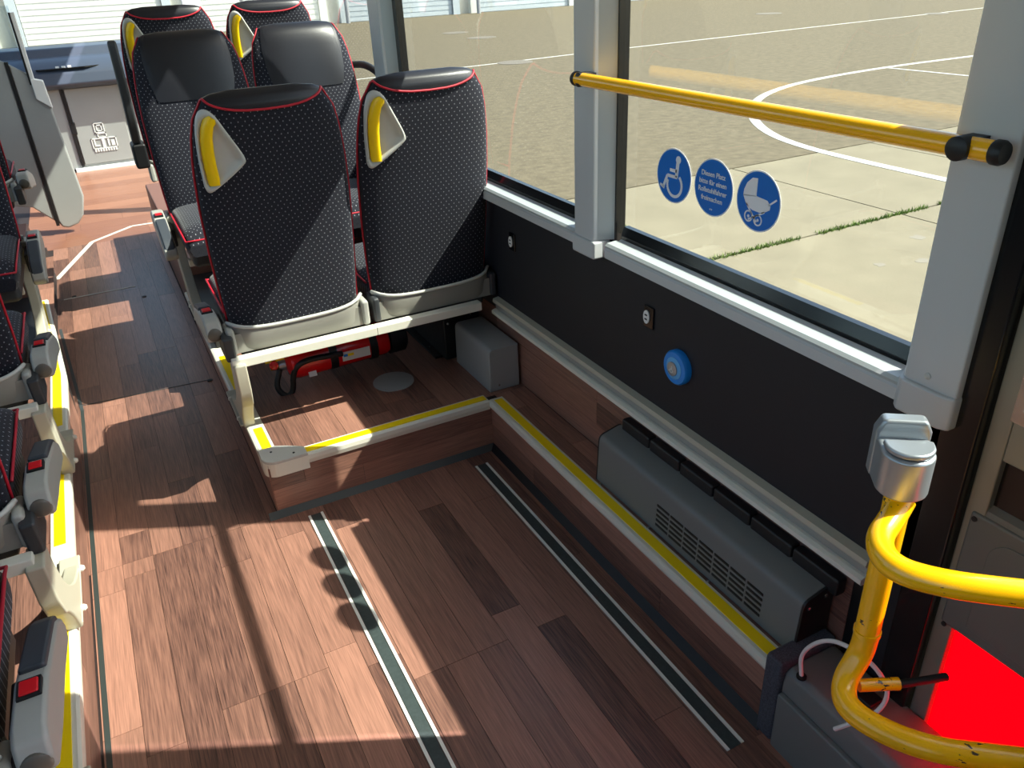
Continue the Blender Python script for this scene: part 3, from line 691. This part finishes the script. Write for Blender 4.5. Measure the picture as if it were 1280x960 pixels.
# ------------------------------------------------------------ yellow door rail, bracket, mechanism box
PX, PY = .93, .595
post = thing('door_post_rail', 'thick yellow bent tube rail with worn paint beside the door at the right', 'handrail', (0,0,0))
R_ = .0198
part('upright_tube', MB().tube([(PX,PY,.884),(PX,PY,.58)], R_, 24), YELW, post, smooth='auto')
part('lower_arm', MB().tube(smoothpath([(PX,PY,.59),(PX-.002,PY,.55),(PX-.045,PY-.005,.50),(PX-.075,PY-.05,.495),(PX-.03,PY-.15,.495),(PX+.06,PY-.225,.50),(PX+.2,PY-.335,.50)],3), R_*1.02, 24), YELW, post, smooth=True)
part('upper_arm', MB().tube(smoothpath([(PX+.005,PY-.005,.868),(PX-.02,PY-.012,.85),(PX-.075,PY-.03,.84),(PX-.105,PY-.08,.84),(PX-.075,PY-.135,.842),(PX-.02,PY-.19,.845),(PX+.10,PY-.30,.85)],3), R_*.96, 24), YELW, post, smooth=True)
part('collar', MB().tube([(PX,PY,.602),(PX,PY,.594)], R_*1.1, 24), YELW, post, smooth='auto')
part('stub', MB().tube([(PX-.02,PY-.02,.50),(PX+.04,PY-.05,.50)], .011, 14), YELW, post, smooth='auto')
part('link_rod', MB().tube([(PX+.035,PY-.05,.50),(PX+.13,PY-.075,.49)], .007, 12), BLK, post, smooth='auto')
bk = thing('rail_bracket', 'silver rounded bracket capping the top of the yellow post', 'bracket', (PX,PY,0), math.radians(-38))
hw = .037
pf = [(-hw,.045)] + arcp(0,0,hw,180,360,14) + [(hw,.045)]
part('bracket_body', MB().prism(pf, .885, .955, 'Z'), BRACK, bk, bevel=.006, seg=3)
part('bracket_cap', MB().prism([(x*.93, y*.93) for x, y in [(-hw,.012)]+arcp(0,0,hw,180,360,14)+[(hw,.012)]], .956, .966, 'Z'), BRACK, bk, bevel=.004)
part('bracket_plate', MB().prism([(-.039,.885),(.039,.885),(.039,.965),(.030,.985),(-.030,.985),(-.039,.965)], .03, .056, 'Y'), BRACK, bk, bevel=.006)
cb = thing('carpet_board', 'upright partition board covered in grey carpet at the end of the heater ledge', 'panel', (0,0,0))
part('board', MB().box(1.022, 1.19, .825, .872, .0, .243), CARP, cb, bevel=.008)
mx_ = thing('mechanism_box', 'dark grey plastic door mechanism box behind the yellow post', 'box', (0,0,0))
part('box_case', MB().prism([(1.032,.005),(1.032,.19),(1.038,.218),(1.052,.228),(1.17,.228),(1.185,.22),(1.185,.005)], .46, .825, 'Y'), HEAT, mx_, bevel=.005)
part('box_step', MB().box(1.018, 1.034, .46, .822, .0, .165), HEAT, mx_, bevel=.005)
part('grommet', MB().lathe([(.011,0),(.011,.004),(.006,.006)], (1.045,.79,.232), (0,0,1), 14), BLK, mx_)
part('latch', MB().box(1.10,1.14,.66,.70,.232,.242), BLK, mx_, bevel=.004)
part('screw', MB().lathe([(.008,0),(.008,.003),(.003,.005)], (1.12,.55,.232), (0,0,1), 12), CHROME, mx_)
tag(part('cable', MB().tube(smoothpath([(1.045,.79,.235),(1.04,.80,.30),(1.03,.74,.40),(1.02,.67,.44),(1.035,.62,.42),(1.05,.60,.37),(1.04,.61,.31),(1.01,.64,.27),(1.0,.66,.24)],3), .0045, 8), WHITE, smooth=True),
    'white cable looping out of the mechanism box behind the yellow post', 'cable')

# ------------------------------------------------------------ exit door at the right edge
dr = sempty('door_1')
YD = .632
part('door_leaf', MB().box(1.185, 1.215, YD-.035, YD, -.1, 2.5), DOORG, dr, bevel=.003)
part('door_leaf', MB().box(1.185, 1.215, -.45, YD-.035, .845, .925), DOORG, dr, bevel=.003)
part('door_leaf', MB().box(1.185, 1.215, -.45, YD-.035, 1.93, 2.5), DOORG, dr)
part('door_leaf', MB().box(1.185, 1.215, -.5, -.45, -.1, 2.5), DOORG, dr)
part('window_frame', MB().prism([(YD-.035,.925),(YD-.035,1.93),(YD-.05,1.93),(YD-.05,.95),(YD-.065,.94),(-.45,.94),(-.45,.925)], 1.175, 1.215, 'X'), CHROME, dr)
part('door_glass', MB().box(1.199, 1.201, -.45, YD-.05, .94, 1.93), GLS, dr)
part('handle_recess', MB().box(1.20, 1.215, -.45, YD-.035, .73, .845), BLKG, dr)
part('recess_shelf', MB().prism([(1.188,.742),(1.215,.76),(1.215,.73),(1.185,.73)], -.45, YD-.035, 'Y'), DOORP, dr)
part('lower_panel', MB().box(1.180, 1.21, -.45, YD-.012, .475, .732), DOORP, dr, bevel=.006)
part('panel_emboss', MB().prism([(YD-.06,.50)]+arcp(YD-.10,.665,.04,0,90,6)+[(-.3,.705),(-.3,.50)], 1.1775, 1.182, 'X'), DOORP, dr, bevel=.0015)
for y, z in ((YD-.022,.72),(YD-.022,.475)): part('panel_screw', MB().lathe([(.005,0),(.005,.002)], (1.18,y,z), (-1,0,0), 10), BLK, dr)
part('red_panel', MB().box(1.199, 1.202, -.45, YD-.033, .20, .475), REDT, dr, label='bright red translucent lower door panel')
part('red_panel_strip', MB().box(1.190, 1.192, YD-.026, YD-.014, .19, .462), mat('red_strip', (150, 10, 30), .4), dr)
part('door_leaf', MB().box(1.185, 1.215, -.45, YD-.035, -.1, .19), BLK, dr)

# ------------------------------------------------------------ the rest of the bus shell
struct('ceiling', MB().box(-1.27, 1.27, -2.2, 9.7, 2.6, 2.66), CEIL)
struct('wall_back', MB().box(-1.25, 1.25, -2.26, -2.2, -.1, 2.6), PANB)
struct('wall_right_rear', MB().box(1.2, 1.25, -2.2, -.5, -.1, .95), PANB)
struct('wall_left', MB().box(-1.25, -1.2, -2.2, 7.0, -.1, .9), PANB)
struct('trim_15', MB().box(-1.25, -1.16, -2.2, 7.0, ZT, 2.6), PILM)
for i, y in enumerate((-2.15, -.4, 1.2, 2.9, 4.6, 6.3)):
    struct('trim_%d' % (16+i), MB().box(-1.24, -1.15, y, y+.12, .88, 2.5), PILM)
struct('window_4', MB().box(-1.222, -1.22, -2.1, 6.9, .9, ZT), GLS)
# front: windscreen, dashboard, cab
struct('window_5', MB().box(-1.2, 1.2, 9.45, 9.452, .75, 2.55), GLS)
struct('wall_front', MB().box(-1.25, 1.25, 9.4, 9.46, -.3, .76), DASH)
struct('trim_30', MB().box(1.17, 1.24, 6.3, 6.42, .0, 2.55), PILM)
struct('trim_31', MB().prism([(9.2,.8),(9.28,.8),(9.42,2.58),(9.34,2.58)], 1.13, 1.2, 'X'), PILM)
struct('trim_32', MB().prism([(9.2,.8),(9.28,.8),(9.42,2.58),(9.34,2.58)], -1.2, -1.13, 'X'), PILM)
struct('window_6', MB().box(1.219, 1.221, 6.42, 9.2, .1, 2.42), GLS)
ds = thing('dashboard', 'blue-grey driver dashboard under the windscreen', 'dashboard', (0,0,0))
part('dash_top', MB().prism([(8.62,.80),(8.66,.90),(8.80,.985),(9.05,1.02),(9.4,1.05),(9.4,.78),(8.7,.76)], -.9, 1.15, 'X'), DASH, ds, bevel=.02, seg=3)
part('dash_hood', MB().prism([(9.0,1.0),(9.1,1.085),(9.35,1.10),(9.4,1.0)], -1.1, .75, 'X'), DASH, ds, bevel=.02, seg=3)
part('switch_panel', MB().prism([(-.62,.0),(-.22,.0),(-.10,.06),(-.22,.13),(-.62,.13)], 0, .01, 'Z'), BLKG, ds).location = (.32, 8.66, .93)
for i in range(3): part('switch', MB().box(-.14+i*.05, -.11+i*.05, 8.72, 8.76, .938, .952), WHITE, ds)
cab_ = thing('cab_cabinet', 'pale grey cabinet with door and white pictogram below the dashboard', 'cabinet', (0,0,0))
part('cabinet_body', MB().box(-.155, 1.1, 8.8, 9.3, .03, .755), CABG, cab_, bevel=.015)
part('cabinet_door', MB().box(-.13, .32, 8.785, 8.80, .06, .75), CABG, cab_, bevel=.006)
part('door_gap', MB().box(-.16, -.135, 8.782, 8.80, .05, .755), BLK, cab_)
part('finger_hole', MB().box(-.165, -.115, 8.778, 8.80, .34, .46), BLK, cab_, bevel=.015)
part('side_jamb', MB().box(-.30, -.16, 8.80, 9.2, .02, .755), CABG, cab_, bevel=.01)
part('plinth', MB().box(-.22, .9, 8.76, 8.80, .0, .035), WHITE, cab_)
# pictogram: outlined blocks
mb = MB()
def ol(x0, x1, z0, z1, w=.008):
    mb.box(x0, x1, 8.778, 8.784, z0, z0+w); mb.box(x0, x1, 8.778, 8.784, z1-w, z1); mb.box(x0, x0+w, 8.778, 8.784, z0, z1); mb.box(x1-w, x1, 8.778, 8.784, z0, z1)
ol(.03,.12,.335,.43); ol(.05,.10,.35,.41); ol(.045,.125,.29,.335)
ol(-.02,.20,.19,.29); mb.box(.0,.012,8.778,8.784,.225,.28); mb.box(.0,.045,8.778,8.784,.215,.227)
mb.box(.07,.095,8.778,8.784,.20,.28); mb.box(.12,.135,8.778,8.784,.21,.275); mb.box(.15,.18,8.778,8.784,.21,.26)
for i in range(9): mb.box(-.01+i*.023, .004+i*.023, 8.778, 8.784, .165, .188)
part('pictogram', mb, WHITE, cab_)
pp_ = thing('cab_partition', 'tall grey driver partition panel with rounded lower edge', 'partition', (0,0,0))
part('partition_door', MB().prism([(-.375,.10),(-.36,.055),(-.32,.04),(-.25,.06),(-.20,.12),(-.165,.25),(-.20,.90),(-.225,1.0),(-.27,1.08),(-.375,1.16)], 6.48, 6.53, 'Y'), CABG, pp_, bevel=.015, seg=3)
part('partition_fixed', MB().prism([(-.80,.3),(-.50,.22),(-.388,.10),(-.388,1.17),(-.45,1.2),(-.80,1.2)], 6.48, 6.53, 'Y'), CABG, pp_, bevel=.01)
part('hinge_gap', MB().box(-.392, -.372, 6.475, 6.535, .07, 1.17), BLK, pp_)
part('partition_glass', MB().box(-.8, -.27, 6.50, 6.505, 1.1, 1.5), GLS2, pp_)
part('glass_edge', MB().box(-.272, -.248, 6.47, 6.53, 1.02, 1.46), WHITE, pp_, bevel=.004)
part('glass_edge_gasket', MB().box(-.283, -.272, 6.47, 6.53, 1.02, 1.46), BLK, pp_)
part('edge_foot', MB().prism([(-.272,.93),(-.19,.86),(-.20,1.04),(-.272,1.06)], 6.46, 6.535, 'Y'), WHITE, pp_, bevel=.006)

# ------------------------------------------------------------ outside
ZO = -.35
gr = struct('ground', MB().box(-70, 90, -30, 80, ZO-.1, ZO-.02), ASPH)
tag(part('asphalt_yard', MB().box(-70, 90, 6.215, 80, ZO-.06, ZO), ASPH), 'wide sunlit asphalt yard beyond the concrete slabs', 'asphalt')
xs = [-8.3,-6.3,-4.3,-2.3,-.3,1.7,3.7,5.7,7.7,9.7,11.7,13.7]; ys = [-2.0,.05,2.13,4.18,6.2]
cs = thing('concrete_apron', 'pale concrete slab apron beside the bus', 'pavement', (0,0,ZO))
for i in range(len(xs)-1):
    for j in range(len(ys)-1):
        part('concrete_slab', MB().box(xs[i]+.008, xs[i+1]-.008, ys[j]+.012, ys[j+1]-.012, -.05, .0), CONC, cs)
def paint(label, pts, w):
    o = strip(pts, w, PAINT, 'painted_line', z=ZO+.0, h=.004); tag(o, label, 'marking'); return o
paint('long white painted line far across the asphalt yard', [(5,16.6),(8.05,16.8),(11.65,17.15),(26.7,18.0),(45,18.9)], .085)
arc = [(19,10.1),(15.3,10.32),(12.95,10.4),(10.81,10.16),(9.53,9.69),(8.61,9.05),(7.75,8.13),(7.2,7.22),(6.98,6.44),(6.92,5.62),(6.91,4.67),(6.9,3)]
paint('curved white painted line sweeping round onto the concrete', [(p.x, p.y) for p in smoothpath([a+(0,) for a in arc], 2)], .125)
paint('short thin white line inside the painted curve', [(12.94,10.3),(12.93,8.6),(13.0,7.6)], .07)
mb = MB()
for i in range(2600):
    x = random.uniform(3.7, 9.0); y = 4.18+random.gauss(0,.014); h = random.uniform(.01,.035); a = random.uniform(0,6.28); w = .006
    if math.sin(x*5)+math.sin(x*13.1) < -1.3: continue
    dx, dy = math.cos(a)*w, math.sin(a)*w
    mb.add([(x-dx,y-dy,ZO-.01),(x+dx,y+dy,ZO-.01),(x+random.gauss(0,.015),y+random.gauss(0,.015),ZO+h)], [(0,1,2)])
for i in range(500):
    x = 3.7+random.gauss(0,.008); y = random.uniform(3.2, 6.2); w = .005
    mb.add([(x-w,y,ZO-.01),(x+w,y,ZO-.01),(x+random.gauss(0,.01),y+random.gauss(0,.01),ZO+random.uniform(.005,.015))], [(0,1,2)])
o = tag(part('joint_grass', mb, GRASS), 'green grass growing in the joint between concrete slabs', 'grass'); o['kind'] = 'stuff'
MAN = mat('manhole_iron', (110,102,90), .7)
for x, y, r_, lb in ((22.08,22.83,.45,'far round manhole cover above the handrail, left one'),(24.1,17.75,.35,'small manhole cover by the far white line'),(11.49,26.1,.45,'manhole cover nearest the grey shutters'),(11.2,23.5,.45,'manhole cover between the shutters and the long white line'),(8.74,16.68,.4,'dark manhole cover lying on the long white line')):
    tag(part('manhole_cover', MB().lathe([(r_,0),(r_,.006),(r_*.9,.008)], (x,y,ZO), n=28), MAN), lb, 'manhole')
# stains on the slabs
for x, y, r_, lb in ((4.6,3.45,.05,'small dark oil spot on the concrete'),(5.3,3.7,.07,'pair of dark smudges on the concrete near the joint'),(4.9,3.35,.06,'grey smudge on the concrete right of the oil spot')):
    pts = [(x+r_*random.uniform(.6,1.1)*math.cos(a*.5236)*1.0, y+r_*random.uniform(.5,1)*math.sin(a*.5236)) for a in range(12)]
    tag(part('oil_spot', MB().prism(pts, ZO, ZO+.001), mat('stain', (125,118,104), .8)), lb, 'stain')
# depot building with roller doors
bd = thing('depot_building', 'long pale depot building with rows of roller shutter doors', 'building', (0,36.3,ZO))
part('facade', MB().box(-45, 60, .25, 6, 0, 7), BWALL, bd)
x = -44.3; i = 0
while x < 58:
    w = 4.9; m = SHUT if x > 8 else SHUTW
    mb = MB(); mb.box(x, x+w, .12, .25, 0, 4.2)
    for k in range(21): mb.box(x, x+w, .10, .13, .2*k+.02, .2*k+.18)
    part('roller_door', mb, m, bd)
    for px in (x-.35, x+w+.02): part('door_jamb', MB().box(px, px+.33, 0, .26, 0, 4.4), SHUT if i % 2 else SHUTW, bd)
    part('lintel', MB().box(x-.4, x+w+.4, -.02, .26, 4.2, 4.9), BWALL, bd)
    if 19 < x+w+.5 < 21: part('pink_panel', MB().box(x+w+.45, x+w+1.2, .02, .26, 0, 4.4), PINK, bd)
    part('bollard', MB().lathe([(.09,0),(.09,1.0),(.05,1.05)], (x-.2,-.5,0), n=12), mat('bollard_grey', (150,152,155), .6), bd)
    x += w+1.25; i += 1
